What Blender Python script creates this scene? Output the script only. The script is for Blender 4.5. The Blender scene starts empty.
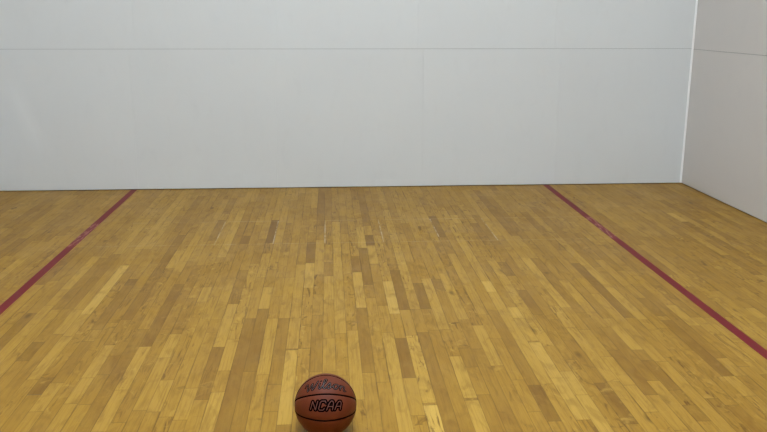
import bpy, bmesh, math, random
import numpy as np
from mathutils import Vector, Matrix

random.seed(11)
C = bpy.context.scene.collection

# ------------------------------------------------------------------ camera
F_PX, PITCH, YAW, ROLL = 816.0, 0.2396, 0.0674, 0.0016
CAM = np.array([-0.2147, -7.2398, 1.5004])
cp, sp, cy, sy = math.cos(PITCH), math.sin(PITCH), math.cos(YAW), math.sin(YAW)
FW = np.array([sy*cp, cy*cp, -sp]); r0 = np.array([cy, -sy, 0.0]); u0 = np.cross(r0, FW)
RT = r0*math.cos(ROLL) + u0*math.sin(ROLL)
UP = -r0*math.sin(ROLL) + u0*math.cos(ROLL)

def ray(x, y):
    return FW + RT*(x-383.5)/F_PX + UP*(216-y)/F_PX
def on_floor(x, y, z=0.0):
    d = ray(x, y); t = (z-CAM[2])/d[2]
    return CAM + t*d
def on_wall(x, y):
    d = ray(x, y); t = (0-CAM[1])/d[1]
    return CAM + t*d

cd = bpy.data.cameras.new('camera'); cam = bpy.data.objects.new('camera', cd); C.objects.link(cam)
cd.sensor_width = 36; cd.lens = F_PX*36/767; cd.clip_start = 0.05
cam.matrix_world = Matrix(((RT[0], UP[0], -FW[0], CAM[0]), (RT[1], UP[1], -FW[1], CAM[1]),
                           (RT[2], UP[2], -FW[2], CAM[2]), (0, 0, 0, 1)))
bpy.context.scene.camera = cam

W2, W2L, LEN, H = 3.05, 3.17, 12.2, 6.1          # half width, length and height of the court
PW = 0.05715                          # floor strip width

# ------------------------------------------------------------------ helpers
def s2l(r, g, b):
    f = lambda c: (c/255/12.92) if c/255 <= .04045 else ((c/255+.055)/1.055)**2.4
    return (f(r), f(g), f(b), 1)

def new_mat(name, rough=0.5, col=(.8, .8, .8, 1), spec=0.5):
    m = bpy.data.materials.new(name); m.use_nodes = True
    b = m.node_tree.nodes['Principled BSDF']
    b.inputs['Base Color'].default_value = col; b.inputs['Roughness'].default_value = rough
    b.inputs['Specular IOR Level'].default_value = spec
    return m, m.node_tree, b

class NT:
    """tiny shader-graph helper"""
    def __init__(s, nt): s.nt = nt
    def n(s, t, **kw):
        nd = s.nt.nodes.new(t)
        for k, v in kw.items(): setattr(nd, k, v)
        return nd
    def put(s, sock, v):
        if isinstance(v, bpy.types.NodeSocket): s.nt.links.new(v, sock)
        else: sock.default_value = v
    def math(s, op, a, b=None, c=None, clamp=False):
        nd = s.n('ShaderNodeMath', operation=op, use_clamp=clamp)
        s.put(nd.inputs[0], a)
        if b is not None: s.put(nd.inputs[1], b)
        if c is not None: s.put(nd.inputs[2], c)
        return nd.outputs[0]
    def mix(s, fac, a, b, mode='MIX'):
        nd = s.n('ShaderNodeMix', data_type='RGBA', blend_type=mode)
        s.put(nd.inputs[0], fac); s.put(nd.inputs[6], a); s.put(nd.inputs[7], b)
        return nd.outputs[2]
    def noise(s, vec, scale, detail=3, rough=.5, dist=0):
        nd = s.n('ShaderNodeTexNoise'); s.nt.links.new(vec, nd.inputs['Vector'])
        nd.inputs['Scale'].default_value = scale; nd.inputs['Detail'].default_value = detail
        nd.inputs['Roughness'].default_value = rough; nd.inputs['Distortion'].default_value = dist
        return nd.outputs['Fac']
    def ramp(s, fac, stops, interp='LINEAR'):
        nd = s.n('ShaderNodeValToRGB'); cr = nd.color_ramp; cr.interpolation = interp
        while len(cr.elements) < len(stops): cr.elements.new(.5)
        for e, (p, c) in zip(cr.elements, stops): e.position = p; e.color = c
        s.nt.links.new(fac, nd.inputs[0]); return nd.outputs[0]
    def rng(s, v, a, b, c=0, d=1):
        nd = s.n('ShaderNodeMapRange'); s.put(nd.inputs[0], v)
        for i, x in enumerate((a, b, c, d)): nd.inputs[i+1].default_value = x
        return nd.outputs[0]
    def mapv(s, vec, sc=(1, 1, 1), loc=None):
        nd = s.n('ShaderNodeMapping'); s.nt.links.new(vec, nd.inputs[0]); nd.inputs['Scale'].default_value = sc
        if loc is not None: s.put(nd.inputs['Location'], loc)
        return nd.outputs[0]

def link_mesh(name, bm, mat, parent=None, smooth=False):
    me = bpy.data.meshes.new(name); bm.to_mesh(me); bm.free()
    if mat: me.materials.append(mat)
    if smooth:
        for p in me.polygons: p.use_smooth = True
    o = bpy.data.objects.new(name, me); C.objects.link(o)
    if parent: o.parent = parent
    return o

def box(bm, x0, x1, y0, y1, z0, z1):
    v = [bm.verts.new(p) for p in ((x0,y0,z0),(x1,y0,z0),(x1,y1,z0),(x0,y1,z0),(x0,y0,z1),(x1,y0,z1),(x1,y1,z1),(x0,y1,z1))]
    for f in ((0,3,2,1),(4,5,6,7),(0,1,5,4),(1,2,6,5),(2,3,7,6),(3,0,4,7)): bm.faces.new([v[i] for i in f])
    return v

# ------------------------------------------------------------------ materials
def floor_material():
    m, nt, bs = new_mat('maple_floor', .3)
    g = NT(nt)
    uv = g.n('ShaderNodeUVMap', uv_map='strip').outputs[0]        # u across 0..1, v metres along the strip
    at = g.n('ShaderNodeAttribute', attribute_name='strip_data')
    sep = g.n('ShaderNodeSeparateColor'); nt.links.new(at.outputs['Color'], sep.inputs[0])
    tone, seed, char = sep.outputs
    pos = g.n('ShaderNodeTexCoord').outputs['Object']
    off = g.n('ShaderNodeCombineXYZ')
    nt.links.new(g.math('MULTIPLY', seed, 37.0), off.inputs[0]); nt.links.new(g.math('MULTIPLY', seed, 91.0), off.inputs[1])
    nt.links.new(g.math('MULTIPLY', char, 53.0), off.inputs[2])
    vec = g.n('ShaderNodeVectorMath', operation='ADD'); nt.links.new(pos, vec.inputs[0]); nt.links.new(off.outputs[0], vec.inputs[1])
    v = vec.outputs[0]
    # board tone
    base = g.ramp(tone, [(0.0, TONES[0]), (.25, TONES[1]), (.5, TONES[2]), (.75, TONES[3]), (1.0, TONES[4])])
    # cloudy figure inside each board
    cloud = g.noise(g.mapv(v, (9, 2.2, 1)), 1.0, 3, .5, 1.0)
    base = g.mix(g.rng(cloud, .38, .68, 0, .5), base, g.mix(.5, base, LIGHTW, 'MIX'))
    cl2 = g.noise(g.mapv(v, (13, 4.5, 3)), 1.0, 3, .5, 1.6)
    base = g.mix(g.rng(cl2, .5, .74, 0, .45), base, DARKW)
    # long grain streaks
    grain = g.noise(g.mapv(v, (130, 3.5, 1)), 1.0, 4, .65, 1.0)
    base = g.mix(g.rng(grain, .48, .72, 0, .5), base, DARKW)
    # mineral streaks, only on boards with character
    ms = g.noise(g.mapv(v, (26, 2.4, 1)), 1.0, 4, .6, 2.6)
    amt = g.math('MULTIPLY', g.rng(ms, .56, .68, 0, .8), g.rng(char, .2, .9, .15, 1))
    base = g.mix(amt, base, STREAKW)
    # pale cross figure
    pf = g.noise(g.mapv(v, (15, 11, 1)), 1.0, 3, .5, 1.2)
    base = g.mix(g.math('MULTIPLY', g.rng(pf, .58, .76, 0, .5), g.rng(char, .3, 1, .15, .9)), base, PALEW)
    # dark knots and short gum marks
    vo = g.n('ShaderNodeTexVoronoi', feature='F1'); nt.links.new(g.mapv(v, (9, 3.2, 1)), vo.inputs['Vector']); vo.inputs['Scale'].default_value = 1
    vcol = g.n('ShaderNodeSeparateColor'); nt.links.new(vo.outputs['Color'], vcol.inputs[0])
    kn = g.math('MULTIPLY', g.rng(vo.outputs['Distance'], .05, .17, 1, 0), g.rng(vcol.outputs[0], .84, .9, 0, .6))
    base = g.mix(kn, base, KNOTW)
    sm = g.noise(g.mapv(v, (17, 16, 2)), 1.0, 3, .55, .8)
    base = g.mix(g.math('MULTIPLY', g.rng(sm, .62, .74, 0, .8), g.rng(char, .25, .9, .1, 1)), base, STREAKW)
    # joints between strips
    su = g.n('ShaderNodeSeparateXYZ'); nt.links.new(uv, su.inputs[0])
    du = g.math('MULTIPLY', g.math('SUBTRACT', .5, g.math('ABSOLUTE', g.math('SUBTRACT', su.outputs[0], .5))), PW)
    at2 = g.n('ShaderNodeAttribute', attribute_name='strip_end')
    joint = g.math('MINIMUM', du, at2.outputs['Fac'])
    jn = g.noise(g.mapv(v, (40, 2.0, 1)), 1.0, 3, .6)
    base = g.mix(g.math('MULTIPLY', g.rng(du, .0005, .0021, .9, 0), g.rng(jn, .38, .66, .15, 1)), base, GAPW)
    base = g.mix(g.math('MULTIPLY', g.rng(du, .001, .008, .8, 0), g.rng(jn, .56, .72, 0, 1)), base, STREAKW)
    base = g.mix(g.rng(at2.outputs['Fac'], .0008, .004, .38, 0), base, GAPW)
    # pale traces of old tape lines across the court
    sx = g.n('ShaderNodeSeparateXYZ'); nt.links.new(pos, sx.inputs[0])
    wob = g.noise(g.mapv(pos, (7, 7, 1)), 1.0, 4, .7)
    tr = None
    for (a, b) in TRACES:
        (x0, y0), (x1, y1) = a, b
        cx, cyy, hx, hy = (x0+x1)/2, (y0+y1)/2, abs(x1-x0)/2+.003, abs(y1-y0)/2+.005
        mx = g.rng(g.math('SUBTRACT', g.math('ABSOLUTE', g.math('SUBTRACT', sx.outputs[0], cx)), hx), -.002, .003, 1, 0)
        my = g.rng(g.math('SUBTRACT', g.math('ABSOLUTE', g.math('SUBTRACT', sx.outputs[1], cyy)), hy), -.003, .004, 1, 0)
        k = g.math('MULTIPLY', mx, my)
        k = g.math('MULTIPLY', k, .2 if hx > .3 else .5)
        tr = k if tr is None else g.math('MAXIMUM', tr, k)
    base = g.mix(g.math('MULTIPLY', tr, g.rng(wob, .42, .58, .05, 1)), base, TRACEW)
    big = g.noise(g.mapv(pos, (.9, .6, 1)), 1.0, 3, .5)
    base = g.mix(g.rng(big, .4, .65, 0, .12), base, DARKW)
    nt.links.new(base, bs.inputs['Base Color'])
    rn = g.noise(g.mapv(pos, (3, 3, 1)), 1.0, 5, .6)
    nt.links.new(g.rng(rn, .3, .7, FLOOR_R-.04, FLOOR_R+.06), bs.inputs['Roughness'])
    bs.inputs['Specular IOR Level'].default_value = FLOOR_S
    bp = g.n('ShaderNodeBump'); bp.inputs['Strength'].default_value = .25; bp.inputs['Distance'].default_value = .0006
    nt.links.new(g.math('ADD', g.math('MULTIPLY', grain, .4), g.rng(joint, 0, .0015, 0, 1)), bp.inputs['Height'])
    nt.links.new(bp.outputs[0], bs.inputs['Normal'])
    return m

def wood(r, g, b):
    c = s2l(r, g, b); return (c[0]*.865, c[1]*.765, c[2]*.43, 1)
TONES = [wood(118, 87, 44), wood(145, 111, 56), wood(169, 134, 66), wood(191, 158, 90), wood(216, 186, 124)]
LIGHTW, DARKW, STREAKW = wood(196, 162, 84), wood(122, 88, 40), wood(106, 74, 34)
PALEW, KNOTW, GAPW, TRACEW = wood(218, 188, 120), wood(74, 48, 24), wood(86, 60, 30), s2l(214, 200, 176)
FLOOR_R, FLOOR_S = .42, .15

ya, yb = on_floor(320, 243)[1], on_floor(320, 220.5)[1]
xa, xb = -1.88, 1.72
TRACES = [((xa, ya), (xb, ya)), ((xa+.2, yb), (xb, yb))]
for px_ in (221, 276, 325, 381, 436, 491):
    x_ = on_floor(px_, 231)[0]
    TRACES.append(((x_, ya), (x_, yb)))

def wall_material(name, col, painted_highlight=False):
    m, nt, bs = new_mat(name, .45, spec=.35)
    g = NT(nt)
    pos = g.n('ShaderNodeTexCoord').outputs['Object']
    at = g.n('ShaderNodeAttribute', attribute_name='panel_tone')
    n1 = g.noise(g.mapv(pos, (1.3, 1.3, 1.3)), 1.0, 4, .55)
    n2 = g.noise(g.mapv(pos, (9, 9, 5)), 1.0, 4, .6)
    c = g.mix(g.rng(n1, .3, .7, 0, 1), tuple(x*.975 for x in col[:3])+(1,), col)
    c = g.mix(g.rng(n2, .55, .75, 0, .06), c, (.45, .45, .45, 1))
    if painted_highlight:   # faint diagonal highlight, painted into the panel's base colour
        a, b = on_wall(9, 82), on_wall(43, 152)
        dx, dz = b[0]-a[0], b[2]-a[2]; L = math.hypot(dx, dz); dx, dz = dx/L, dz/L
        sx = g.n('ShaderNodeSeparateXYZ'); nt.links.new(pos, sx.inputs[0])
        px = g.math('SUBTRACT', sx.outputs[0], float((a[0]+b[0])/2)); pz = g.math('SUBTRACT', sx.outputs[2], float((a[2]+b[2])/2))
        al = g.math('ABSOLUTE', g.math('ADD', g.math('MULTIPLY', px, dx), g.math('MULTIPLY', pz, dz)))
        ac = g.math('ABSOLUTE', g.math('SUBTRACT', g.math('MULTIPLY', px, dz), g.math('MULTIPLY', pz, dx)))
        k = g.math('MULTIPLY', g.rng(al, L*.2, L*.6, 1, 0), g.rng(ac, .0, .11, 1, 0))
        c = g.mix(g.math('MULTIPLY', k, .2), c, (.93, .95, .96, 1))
    c = g.mix(1.0, c, at.outputs['Color'], 'MULTIPLY')
    nt.links.new(c, bs.inputs['Base Color'])
    nt.links.new(g.rng(n1, .3, .7, .4, .52), bs.inputs['Roughness'])
    bp = g.n('ShaderNodeBump'); bp.inputs['Strength'].default_value = .08; bp.inputs['Distance'].default_value = .002
    nt.links.new(n2, bp.inputs['Height']); nt.links.new(bp.outputs[0], bs.inputs['Normal'])
    return m

M_FLOOR = floor_material()
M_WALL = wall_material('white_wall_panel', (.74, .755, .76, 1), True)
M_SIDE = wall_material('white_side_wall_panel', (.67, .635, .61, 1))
M_GAP = new_mat('panel_joint', .9, (.18, .18, .175, 1))[0]
M_TRIM = new_mat('white_corner_strip', .5, (.98, .98, .98, 1), .5)[0]
M_CEIL = new_mat('ceiling_paint', .8, (.8, .8, .8, 1))[0]

def line_material():
    m, nt, bs = new_mat('red_line_paint', .5, spec=.15)
    g = NT(nt); pos = g.n('ShaderNodeTexCoord').outputs['Object']
    n1 = g.noise(g.mapv(pos, (30, 4, 1)), 1.0, 4, .6)
    n2 = g.noise(g.mapv(pos, (60, 9, 1)), 1.0, 4, .7)
    c = g.mix(g.rng(n1, .35, .7), s2l(117, 27, 36), s2l(106, 31, 31))
    # worn stretch where the old tape crossed the line
    sx = g.n('ShaderNodeSeparateXYZ'); nt.links.new(pos, sx.inputs[0])
    w = g.math('MULTIPLY', g.rng(g.math('ABSOLUTE', g.math('SUBTRACT', sx.outputs[1], (ya+yb)/2)), abs(yb-ya)/2-.03, abs(yb-ya)/2+.03, 1, 0), g.rng(n2, .48, .6, .05, .6))
    c = g.mix(w, c, s2l(176, 120, 112))
    nt.links.new(c, bs.inputs['Base Color'])
    return m
M_LINE = line_material()

# ------------------------------------------------------------------ floor: maple strips, matched board by board where they stand out
# x, y of a point on the board, y of its far end, y of its near end, tone
BOARDS = [
 (272,232,220,243,-1,.3),(321,205,188,226,-.6,0),(315,198,188,208,.5,0),(310,255,242,263,-.7,0),(361.5,237,227,248,.6,0),
 (370,240,235,245,-.8,.5),(360,205,188,226,-.5,0),(364,265,248,285,-.7,.2),(371,255,246,264,.5,0),(281,225,201,243,.3,0),
 (319,250,240,275,.3,0),(308.5,277,263,288,.6,0),(328.5,270,262,276,-.4,0),(329,285,276,300,.4,0),(260,318,309,372,-.7,0),
 (263,298,287,309,.4,0),(358,290,272,308,.6,.3),(355,265,256,272,-.5,0),(363,320,308,373,-.45,0),(376,275,264,306,-.1,0),
 (219,225,220,241,-.6,.4),(243,240,236,244,-.7,.3),(167,218,190,250,.4,.4),(228,206,198,214,-.4,0),(179,243,235,250,-.5,0),
 (168,258,250,268,-.7,.2),(155,275,262,296,-.45,.7),(233,225,210,258,.5,.2),(200,235,222,262,.3,0),(176,300,284,347,-.7,.5),
 (203,293,287,302,.4,0),(130,285,279,290,-.9,.8),(232,290,278,320,.2,0),(131,305,292,320,-.6,.1),(77,273,256,290,.4,0),
 (107,290,265,315,.8,0),(88,305,300,309,-.7,.3),(15,265,252,280,.5,0),(85,275,258,310,-.35,0),(113,305,285,330,-.5,.3),
 (440,227,216,237,-.7,.2),(424,215,207,222,.4,0),(495,215,190,236,-.6,0),(503,217,196,236,-.4,0),(456.5,219,215,223,.6,0),
 (467,248,238,262,.5,0),(480,208,190,236,.3,.2),(423,297,283,309,-.8,.3),(391,297,281,314,.8,.3),(401,297,270,310,-.6,.1),
 (432,300,278,330,.5,.2),(452,290,273,320,.4,.3),(461,277,258,300,-.5,0),(491,287,281,292,.8,0),(508,268,262,276,-.6,.6),
 (470,280,253,315,.3,.1),(441,285,279,291,-.5,.5),(535,222,212,232,-.5,0),(536,193,189,198,.4,0),(540,281,257,308,.5,0),
 (552,278,258,312,-.45,0),(566,290,272,313,-.4,0),(595,285,263,318,-.7,.1),(615,290,265,320,.4,0),(575,292,280,305,.3,0),
 (523,300,290,315,-.6,0),(520,315,307,330,.7,.2),(653,308,298,316,-.5,.2),(678,315,305,326,.5,.3),(757,312,308,318,.5,0),
 (31,352,342,361,-.8,.4),(49,355,336,380,.4,0),(78,362,341,385,-.35,.2),(90,365,345,385,.4,0),(107,362,356,375,-.4,0),
 (38,383,378,395,-.8,.8),(168,345,334,358,.5,0),(208,365,347,400,-.55,.6),(248,350,318,440,-.6,.1),(227,355,339,371,.3,0),
 (270,340,318,375,.3,0),(277,345,318,385,-.35,0),(291,335,318,349,.3,0),(286,370,350,425,.6,.1),(317,335,315,372,-.3,0),
 (329,350,338,372,.2,0),(354,350,330,400,.3,0),(406,355,338,378,-.65,.1),(395,370,332,440,.5,0),(420,357,335,403,.55,.9),
 (436,355,330,440,-.1,0),(473,358,348,367,-.6,0),(462,370,356,398,.6,0),(485,350,325,366,.5,.2),(548,360,342,400,.7,.2),
 (530,328,318,341,.5,.1),(625,335,318,350,.4,0),(625,365,350,395,-.55,.2),(577,380,371,405,.65,.1),(700,355,320,392,-.65,.4),
 (658,375,360,388,.8,.2),(670,378,360,390,-.6,.6),(731,366,358,376,.4,.3),(61,385,375,400,-.5,.2),(73,390,378,404,.4,0),
 (40,398,383,412,.35,0),(483,418,400,440,.55,.1),(437,418,405,440,.95,.95),(551,405,385,421,-.8,.6),(614,406,383,424,-.75,1.),
 (565,395,378,420,.7,.2),(590,415,395,440,.65,.1),(685,402,390,410,-.3,.95),(698,413,405,421,-.5,.5),(745,388,376,396,.4,0),
 (645,215,205,235,.2,0),(700,222,200,240,-.4,.3),(660,262,250,275,-.4,.4),(745,265,255,275,-.4,.6),(30,220,205,245,-.3,.3),
 (60,205,195,228,.3,.2),(750,340,330,352,-.3,0),(20,410,395,440,-.2,.1),(115,405,390,432,.35,.1),(160,395,380,412,.3,.3),
 (190,405,388,420,.3,0),(215,410,392,440,.5,.1),(640,395,385,412,.4,.2),(520,395,380,412,.1,.6),(300,290,264,330,.25,.1),
]
x_edge = on_floor(322.7, 360)[0]
x_start = x_edge - math.ceil((x_edge + W2L)/PW)*PW
n_rows = int(math.ceil((W2 - x_start)/PW))
Y_FAR, Y_NEAR = 0.02, -LEN
rows = [[] for _ in range(n_rows)]
for (x, y, yf, yn, t, ch) in BOARDS:
    p = on_floor(x, y); i = int((p[0]-x_start)//PW)
    # both ends taken on the same strip: intersect the strip's line with the image row
    def y_at(row):
        best = p[1]
        for _ in range(12):
            d0 = np.array([p[0], best, 0]) - CAM
            z = d0@FW; yy = 216 - F_PX*(d0@UP)/z
            best += (yy-row)*0.004*max(.3, (z/7)**2)*3
        return min(best, Y_FAR)
    a, b = y_at(yf), y_at(yn)
    if 0 <= i < n_rows and a-b > .03: rows[i].append((b, a, t, ch))

bm = bmesh.new()
uvl = bm.loops.layers.uv.new('strip')
cl = bm.loops.layers.float_color.new('strip_data')
el = bm.verts.layers.float.new('strip_end')
def strip_quad(x0, x1, y0, y1, tone, seed, ch):
    if y1-y0 < .004: return
    # two extra cross edges so the end-joint distance can be interpolated
    m = min(.006, (y1-y0)/2-.001)
    ys = [(y0, 0.0), (y0+m, m), (y1-m, m), (y1, 0.0)]
    prev = None
    for (yy, d) in ys:
        a = bm.verts.new((x0, yy, 0)); b = bm.verts.new((x1, yy, 0)); a[el] = d; b[el] = d
        if prev:
            f = bm.faces.new((prev[0], prev[1], b, a))
            for lp, (u, v) in zip(f.loops, ((0, prev[2]), (1, prev[2]), (1, yy), (0, yy))):
                lp[uvl].uv = (u, v); lp[cl] = (tone, seed, ch, 1)
        prev = (a, b, yy)
for i in range(n_rows):
    x0, x1 = x_start+i*PW, x_start+(i+1)*PW
    x0c, x1c = max(x0, -W2L-.02), min(x1, W2+.02)
    fixed = []
    for s in sorted(rows[i]):
        if fixed and s[0] < fixed[-1][1]:
            s = (fixed[-1][1], s[1], s[2], s[3])
            if s[1]-s[0] < .08: continue
        fixed.append(s)
    segs = []; cur = Y_NEAR
    for s in fixed+[(Y_FAR, Y_FAR, 0, 0)]:
        while cur < s[0]-1e-4:
            L = min(random.choice((.3, .45, .6, .8, 1.0, 1.2, 1.5))*random.uniform(.85, 1.15), s[0]-cur)
            if s[0]-cur-L < .12: L = s[0]-cur
            t = max(-1, min(1, random.gauss(0, .2)))
            segs.append((cur, cur+L, t, random.random()**1.2))
            cur += L
        if s[1] > s[0]: segs.append(s); cur = s[1]
    for (a, b, t, ch) in segs:
        strip_quad(x0c, x1c, a, b, .5+.43*t, random.random(), ch)
floor = link_mesh('floor', bm, M_FLOOR)
floor['kind'] = 'structure'
bm = bmesh.new(); box(bm, -W2L-.02, W2+.02, -LEN, .02, -.02, -.0005)
sub = link_mesh('subfloor', bm, M_GAP, floor)

# ------------------------------------------------------------------ walls of panels with fine joints
def paneled_wall(name, mat, to_world, u_edges_by_row, z_edges, thick=.012, gap_h=.0020, gap_v=.0005):
    """to_world(u, depth, z) ; depth > 0 goes into the wall"""
    bm = bmesh.new(); tl = bm.loops.layers.float_color.new('panel_tone')
    for r in range(len(z_edges)-1):
        ue = u_edges_by_row[r]
        for k in range(len(ue)-1):
            u0, u1 = ue[k]+gap_v/2, ue[k+1]-gap_v/2
            g0 = .006 if r == 0 else gap_h/2
            z0, z1 = z_edges[r]+g0, z_edges[r+1]-gap_h/2
            tone = 1-random.random()*.022
            b = .0007
            outer = [(u0, b, z0), (u1, b, z0), (u1, b, z1), (u0, b, z1)]
            inner = [(u0+b, 0, z0+b), (u1-b, 0, z0+b), (u1-b, 0, z1-b), (u0+b, 0, z1-b)]
            back = [(u, thick, z) for (u, _, z) in outer]
            vo, vi, vb = [[bm.verts.new(to_world(*p)) for p in q] for q in (outer, inner, back)]
            fs = [bm.faces.new(vi)]
            for j in range(4):
                l = (j+1) % 4
                fs.append(bm.faces.new((vo[j], vo[l], vi[l], vi[j])))
                fs.append(bm.faces.new((vb[j], vb[l], vo[l], vo[j])))
            for f in fs:
                for lp in f.loops: lp[tl] = (tone, tone, tone, 1)
    bmesh.ops.recalc_face_normals(bm, faces=bm.faces)
    w = link_mesh(name, bm, mat)
    w['kind'] = 'structure'
    return w

def backing(name, mat, corners, parent):
    bm = bmesh.new(); x0, x1, y0, y1, z0, z1 = corners
    box(bm, x0, x1, y0, y1, z0, z1)
    o = link_mesh(name, bm, mat, parent); return o

Z = [0, 1.228, 2.448, 3.668, 4.888, H]
s558, s278, s418 = on_wall(557.5, 120)[0], on_wall(277.8, 184)[0], on_wall(418.4, 20)[0]
s138 = on_wall(138, 180)[0]
s422 = on_wall(422, 185)[0]
low = [-W2L, s138, s278, s422, s558, W2]
up = [-W2L, s418-2*1.215, s418-1.215, s418, s418+1.215, W2]
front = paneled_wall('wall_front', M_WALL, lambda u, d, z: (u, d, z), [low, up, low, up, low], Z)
backing('backing', M_GAP, (-W2L-.1, W2+.1, .01, .1, -.02, H), front)
ul = [-LEN + 1.22*k for k in range(10)] + [0]
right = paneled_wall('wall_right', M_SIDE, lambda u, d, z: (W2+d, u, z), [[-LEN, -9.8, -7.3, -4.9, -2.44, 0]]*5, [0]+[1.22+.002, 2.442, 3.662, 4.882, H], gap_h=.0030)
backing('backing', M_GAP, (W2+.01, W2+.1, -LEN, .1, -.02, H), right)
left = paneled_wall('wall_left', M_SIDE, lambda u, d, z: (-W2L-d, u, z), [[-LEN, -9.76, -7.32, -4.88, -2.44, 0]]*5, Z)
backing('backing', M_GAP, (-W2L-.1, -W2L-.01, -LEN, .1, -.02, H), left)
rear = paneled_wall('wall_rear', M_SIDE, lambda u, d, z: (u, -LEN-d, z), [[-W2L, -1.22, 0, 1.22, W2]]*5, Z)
backing('backing', M_GAP, (-W2L-.1, W2+.1, -LEN-.1, -LEN-.01, -.02, H), rear)
bm = bmesh.new(); box(bm, -W2L-.1, W2+.1, -LEN-.1, .1, H, H+.1)
ceil = link_mesh('ceiling', bm, M_CEIL); ceil['kind'] = 'structure'

# white strip that closes the front right corner, on the front wall
bm = bmesh.new()
prof = [(W2-.0185, .0), (W2-.0175, -.0030), (W2-.0060, -.0050), (W2-.0005, -.0035), (W2-.0005, .0)]
n = 40
ring = []
for k in range(n+1):
    z = .006 + (H-.012)*k/n
    ring.append([bm.verts.new((x, y, z)) for x, y in prof])
for k in range(n):
    for j in range(len(prof)):
        l = (j+1) % len(prof)
        bm.faces.new((ring[k][j], ring[k][l], ring[k+1][l], ring[k+1][j]))
bm.faces.new(ring[0]); bm.faces.new(ring[-1][::-1])
bmesh.ops.recalc_face_normals(bm, faces=bm.faces)
trim = link_mesh('trim_1', bm, M_TRIM); trim['kind'] = 'structure'

# ------------------------------------------------------------------ red court lines
def court_line(xc, w, label):
    bm = bmesh.new()
    y0, y1 = -LEN+.01, .0
    N = 60; prof = [(-w/2, 0), (-w/2+.0008, .0006), (w/2-.0008, .0006), (w/2, 0)]
    ring = [[bm.verts.new((x + random.uniform(-.0004, .0004), y0+(y1-y0)*k/N, z)) for x, z in prof] for k in range(N+1)]
    for k in range(N):
        for j in range(3): bm.faces.new((ring[k][j], ring[k][j+1], ring[k+1][j+1], ring[k+1][j]))
        bm.faces.new((ring[k][3], ring[k][0], ring[k+1][0], ring[k+1][3]))
    bm.faces.new(ring[0]); bm.faces.new(ring[-1][::-1])
    bmesh.ops.recalc_face_normals(bm, faces=bm.faces)
    o = link_mesh('court_line', bm, M_LINE)
    o.location = (xc, 0, 0.0002)
    o['label'] = label; o['category'] = 'court line'; o['group'] = 'red court lines on the wooden floor'
    return o
court_line(-1.9494, .054, 'dark red court line on the wooden floor to the left of the basketball')
court_line(1.769, .054, 'dark red court line on the wooden floor beside the right wall')

# ------------------------------------------------------------------ basketball
R = .1135
bc = on_floor(325.6, 404.7, R)
ball = bpy.data.objects.new('basketball', None); C.objects.link(ball)
view = CAM-bc; view /= np.linalg.norm(view)
rt = np.cross(np.array([0, 0, 1.0]), view); rt /= np.linalg.norm(rt)   # image right
upv = np.cross(view, rt)
roll = math.radians(-1.2)
rt2 = rt*math.cos(roll) - upv*math.sin(roll)*-1
rt2 /= np.linalg.norm(rt2); up2 = np.cross(view, rt2)
# local frame: +x image right, -y towards the viewer, +z image up
BM = Matrix(((rt2[0], -view[0], up2[0]), (rt2[1], -view[1], up2[1]), (rt2[2], -view[2], up2[2])))
ball.empty_display_size = .05
ball.location = (bc[0], bc[1], 0.0)
ball['label'] = 'orange brown basketball with black seams resting on the wooden floor'; ball['category'] = 'basketball'

def ball_pt(t, e, rad):
    """t: angle sideways from the middle, e: elevation above the line of sight"""
    return Vector((math.sin(t), -math.cos(t)*math.cos(e), math.cos(t)*math.sin(e)))*rad
def seam_curve(e_deg, off):
    pts = []
    for k in range(240):
        t = 2*math.pi*k/240
        v = ball_pt(t, math.radians(e_deg), 1.0)
        v.z += off*math.sin(t)**4
        pts.append(v.normalized())
    return pts
def arc_curve(e0, e1):
    return [ball_pt(0, math.radians(e0+(e1-e0)*k/120), 1.0) for k in range(121)]
SEAMS = [(seam_curve(68, .0), True), (seam_curve(19, .09), True), (seam_curve(-30, -.13), True), (arc_curve(112, 290), False)]

bm = bmesh.new(); bmesh.ops.create_icosphere(bm, subdivisions=6, radius=1)
allp = np.array([p[:] for s, _ in SEAMS for p in s])
bm.verts.ensure_lookup_table()
co = np.array([v.co[:] for v in bm.verts]); co /= np.linalg.norm(co, axis=1)[:, None]
dmin = np.full(len(co), 9.)
for k in range(0, len(co), 4000):
    dd = co[k:k+4000] @ allp.T
    dmin[k:k+4000] = np.sqrt(np.maximum(0, 2-2*dd.max(1)))*R
depth = .0016*np.clip(1-(dmin/.0058)**2, 0, 1)
ROT = np.array(BM)
cen = np.array([0, 0, R])
for v, c, d in zip(bm.verts, co, depth):
    v.co = Vector(ROT@c*(R-d)+cen)

def ball_material():
    m, nt, bs = new_mat('pebbled_leather', .55, spec=.28)
    g = NT(nt); pos = g.n('ShaderNodeTexCoord').outputs['Object']
    n1 = g.noise(g.mapv(pos, (14, 14, 14)), 1.0, 4, .6)
    n2 = g.noise(g.mapv(pos, (60, 60, 60)), 1.0, 4, .6)
    c = g.mix(g.rng(n1, .3, .7), s2l(92, 36, 9), s2l(106, 44, 13))
    c = g.mix(g.rng(n2, .5, .75, 0, .3), c, s2l(86, 32, 14))
    nt.links.new(c, bs.inputs['Base Color'])
    vo = g.n('ShaderNodeTexVoronoi', feature='F1'); nt.links.new(pos, vo.inputs['Vector']); vo.inputs['Scale'].default_value = 520
    bp = g.n('ShaderNodeBump'); bp.inputs['Strength'].default_value = .6; bp.inputs['Distance'].default_value = .0006; bp.invert = True
    nt.links.new(vo.outputs['Distance'], bp.inputs['Height']); nt.links.new(bp.outputs[0], bs.inputs['Normal'])
    return m
M_BALL = ball_material()
M_SEAM = new_mat('black_rubber_seam', .9, s2l(14, 5, 3), .05)[0]
M_INK = new_mat('black_ink', .95, s2l(14, 6, 6), .0)[0]
M_INKIN = new_mat('letter_inside', .5, s2l(92, 42, 28))[0]
M_GREY = new_mat('letter_inside_grey', .4, s2l(96, 78, 76))[0]
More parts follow.
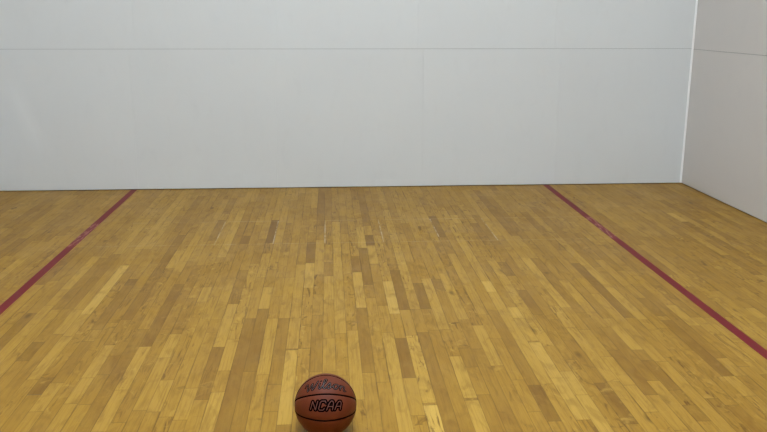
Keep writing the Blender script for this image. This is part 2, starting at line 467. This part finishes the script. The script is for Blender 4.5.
link_mesh('leather_cover', bm, M_BALL, ball, True)

for pts, closed in SEAMS:
    bm = bmesh.new(); K = len(pts); rr = .0052; rings = []
    for i, p in enumerate(pts):
        a = pts[(i-1) % K] if (closed or i > 0) else p; b = pts[(i+1) % K] if (closed or i < K-1) else p
        tan = (b-a).normalized(); side = tan.cross(p).normalized()
        ring = []
        for j in range(8):
            an = 2*math.pi*j/8
            q = p*(R-.0049+rr*math.cos(an)) + side*rr*math.sin(an)*.95
            ring.append(bm.verts.new(Vector(ROT@np.array(q)+cen)))
        rings.append(ring)
    for i in range(K if closed else K-1):
        r1, r2 = rings[i], rings[(i+1) % K]
        for j in range(8): bm.faces.new((r1[j], r1[(j+1) % 8], r2[(j+1) % 8], r2[j]))
    if not closed: bm.faces.new(rings[0]); bm.faces.new(rings[-1][::-1])
    bmesh.ops.recalc_face_normals(bm, faces=bm.faces)
    link_mesh('seam', bm, M_SEAM, ball, True)

def wrap_polys(name, polys, mat, e0, lift, label=None):
    """polys: flat polygons in metres, wrapped on the ball with their origin at elevation e0"""
    bm = bmesh.new()
    for q in polys:
        vs = [bm.verts.new((x, y, 0)) for x, y in q]
        try: bm.faces.new(vs)
        except ValueError: pass
    bmesh.ops.remove_doubles(bm, verts=bm.verts, dist=1e-6)
    bmesh.ops.triangulate(bm, faces=bm.faces)
    for _ in range(4):
        long = [e for e in bm.edges if e.calc_length() > .003]
        if not long: break
        bmesh.ops.subdivide_edges(bm, edges=long, cuts=1); bmesh.ops.triangulate(bm, faces=bm.faces)
    for v in bm.verts:
        t = v.co.x/R; e = math.radians(e0)+v.co.y/R/max(.4, math.cos(t))**.0
        v.co = Vector(ROT@np.array(ball_pt(t, e, R+lift))+cen)
    o = link_mesh(name, bm, mat, ball, False)
    if label: o['label'] = label
    return o

def stroke(pts, w):
    """quads and round joints for a pen stroke"""
    out = []
    for i, (x, y) in enumerate(pts):
        r = w[i] if isinstance(w, (list, tuple)) else w
        out.append([(x+r*math.cos(2*math.pi*k/10), y+r*math.sin(2*math.pi*k/10)) for k in range(10)])
        if i+1 < len(pts):
            x2, y2 = pts[i+1]; r2 = w[i+1] if isinstance(w, (list, tuple)) else w
            L = math.hypot(x2-x, y2-y)
            if L < 1e-7: continue
            nx, ny = -(y2-y)/L, (x2-x)/L
            out.append([(x+nx*r, y+ny*r), (x-nx*r, y-ny*r), (x2-nx*r2, y2-ny*r2), (x2+nx*r2, y2+ny*r2)])
    return out
def smooth(pts, n=6):
    P = [pts[0]]+list(pts)+[pts[-1]]; out = []
    for i in range(1, len(P)-2):
        p0, p1, p2, p3 = P[i-1:i+3]
        for k in range(n):
            t = k/n
            out.append(tuple(.5*((2*p1[d])+(-p0[d]+p2[d])*t+(2*p0[d]-5*p1[d]+4*p2[d]-p3[d])*t*t+(-p0[d]+3*p1[d]-3*p2[d]+p3[d])*t**3) for d in (0, 1)))
    out.append(pts[-1]); return out

# script word in pen strokes, unit = x-height, slanted
SCRIPT = [
 [(-.6,1.0),(-.4,1.45),(-.12,1.4),(-.02,.7),(.05,.05),(.2,.05),(.55,.7),(.8,1.3),(.86,.6),(.95,.05),(1.1,.05),(1.5,.8),(1.75,1.55)],  # W
 [(2.15,1.0),(2.1,.3),(2.3,0),(2.6,.3)], [(2.25,1.42),(2.3,1.5)],                                     # i
 [(2.6,.3),(3.1,1.2),(3.15,1.75),(2.9,1.7),(2.8,1.0),(2.85,.2),(3.15,0),(3.5,.4)],                    # l
 [(3.5,.4),(3.85,1.05),(3.95,.6),(4.05,.2),(3.8,-.02),(3.55,.1)], [(4.0,.12),(4.5,.45)],               # s
 [(5.05,.95),(4.65,.8),(4.6,.25),(4.95,0),(5.35,.35),(5.3,.85),(5.05,.95),(5.5,.8),(5.8,.85)],         # o
 [(5.85,1.0),(5.85,.5),(5.8,0)], [(5.85,.5),(6.15,.95),(6.5,.85),(6.5,.3),(6.6,0),(6.95,.15)],         # n
]
sc = .0212
def word_strokes(wd):
    out = []
    for s in SCRIPT:
        pts = [((x-3.2+.18*(y-.6))*sc, (y-.55)*sc*1.12) for x, y in smooth(s)]
        out += stroke(pts, wd)
    return out
wrap_polys('lettering', word_strokes(.0038), M_INK, 36.5, .0005, 'black script lettering')
wrap_polys('lettering', word_strokes(.0007), M_GREY, 36.5, .0009, 'grey inner line of the script lettering')

# block letters in italics, dark outline with a leather coloured inside
BLOCK = {
 'N': [[(0,0),(0,1)],[(0,1),(.62,0)],[(.62,0),(.62,1)]],
 'C': [[(.66,.8),(.55,1),(.12,1),(0,.85),(0,.15),(.12,0),(.55,0),(.66,.2)]],
 'A': [[(0,0),(.1,.75),(.25,1),(.45,1),(.6,.75),(.68,0)],[(.06,.38),(.64,.38)]],
}
def block_word(w_, wd):
    out = []; x0 = 0; u = .031
    for chh in w_:
        for s in BLOCK[chh]:
            out += stroke([((x0+x*1.0+.28*(y-.5)-1.68)*u*.98, (y-.5)*u) for x, y in s], wd)
        x0 += .97
    return out
wrap_polys('lettering', block_word('NCAA', .0072), M_INK, -1.5, .0005, 'black italic block lettering')
wrap_polys('lettering', block_word('NCAA', .0015), M_INKIN, -1.5, .0009, 'brown inside of the block lettering')

# ------------------------------------------------------------------ ceiling lights
M_FRAME = new_mat('light_frame', .5, (.85, .85, .85, 1))[0]
def emit(name, col, s):
    m, nt, b = new_mat(name); b.inputs['Emission Color'].default_value = col; b.inputs['Emission Strength'].default_value = s
    return m
M_EMIT = emit('light_diffuser', (.86, 1.0, 1.10, 1), 34.5)
for X in (-.42, .42):
    for Y in (-3.8, -6.3, -9.2):
        t = bpy.data.objects.new('ceiling_light', None); C.objects.link(t); t.location = (X, Y, H)
        t['label'] = 'recessed rectangular light panel set in the court ceiling'; t['category'] = 'ceiling light'; t['group'] = 'ceiling light panels above the court'
        w, l = .31, .62
        bm = bmesh.new()
        for a in ((-w-.03, -w, -l-.03, l+.03), (w, w+.03, -l-.03, l+.03), (-w, w, -l-.03, -l), (-w, w, l, l+.03)): box(bm, *a, -.03, -.0005)
        link_mesh('frame', bm, M_FRAME, t)
        bm = bmesh.new(); box(bm, -w, w, -l, l, -.02, -.002)
        link_mesh('diffuser', bm, M_EMIT, t)

wd = bpy.data.worlds.new('world'); bpy.context.scene.world = wd; wd.use_nodes = True
wd.node_tree.nodes['Background'].inputs[0].default_value = (.02, .02, .02, 1)

vs = bpy.context.scene.view_settings
vs.view_transform = 'Standard'; vs.look = 'None'; vs.gamma = 1; vs.use_curve_mapping = False
vs.exposure = 0.0
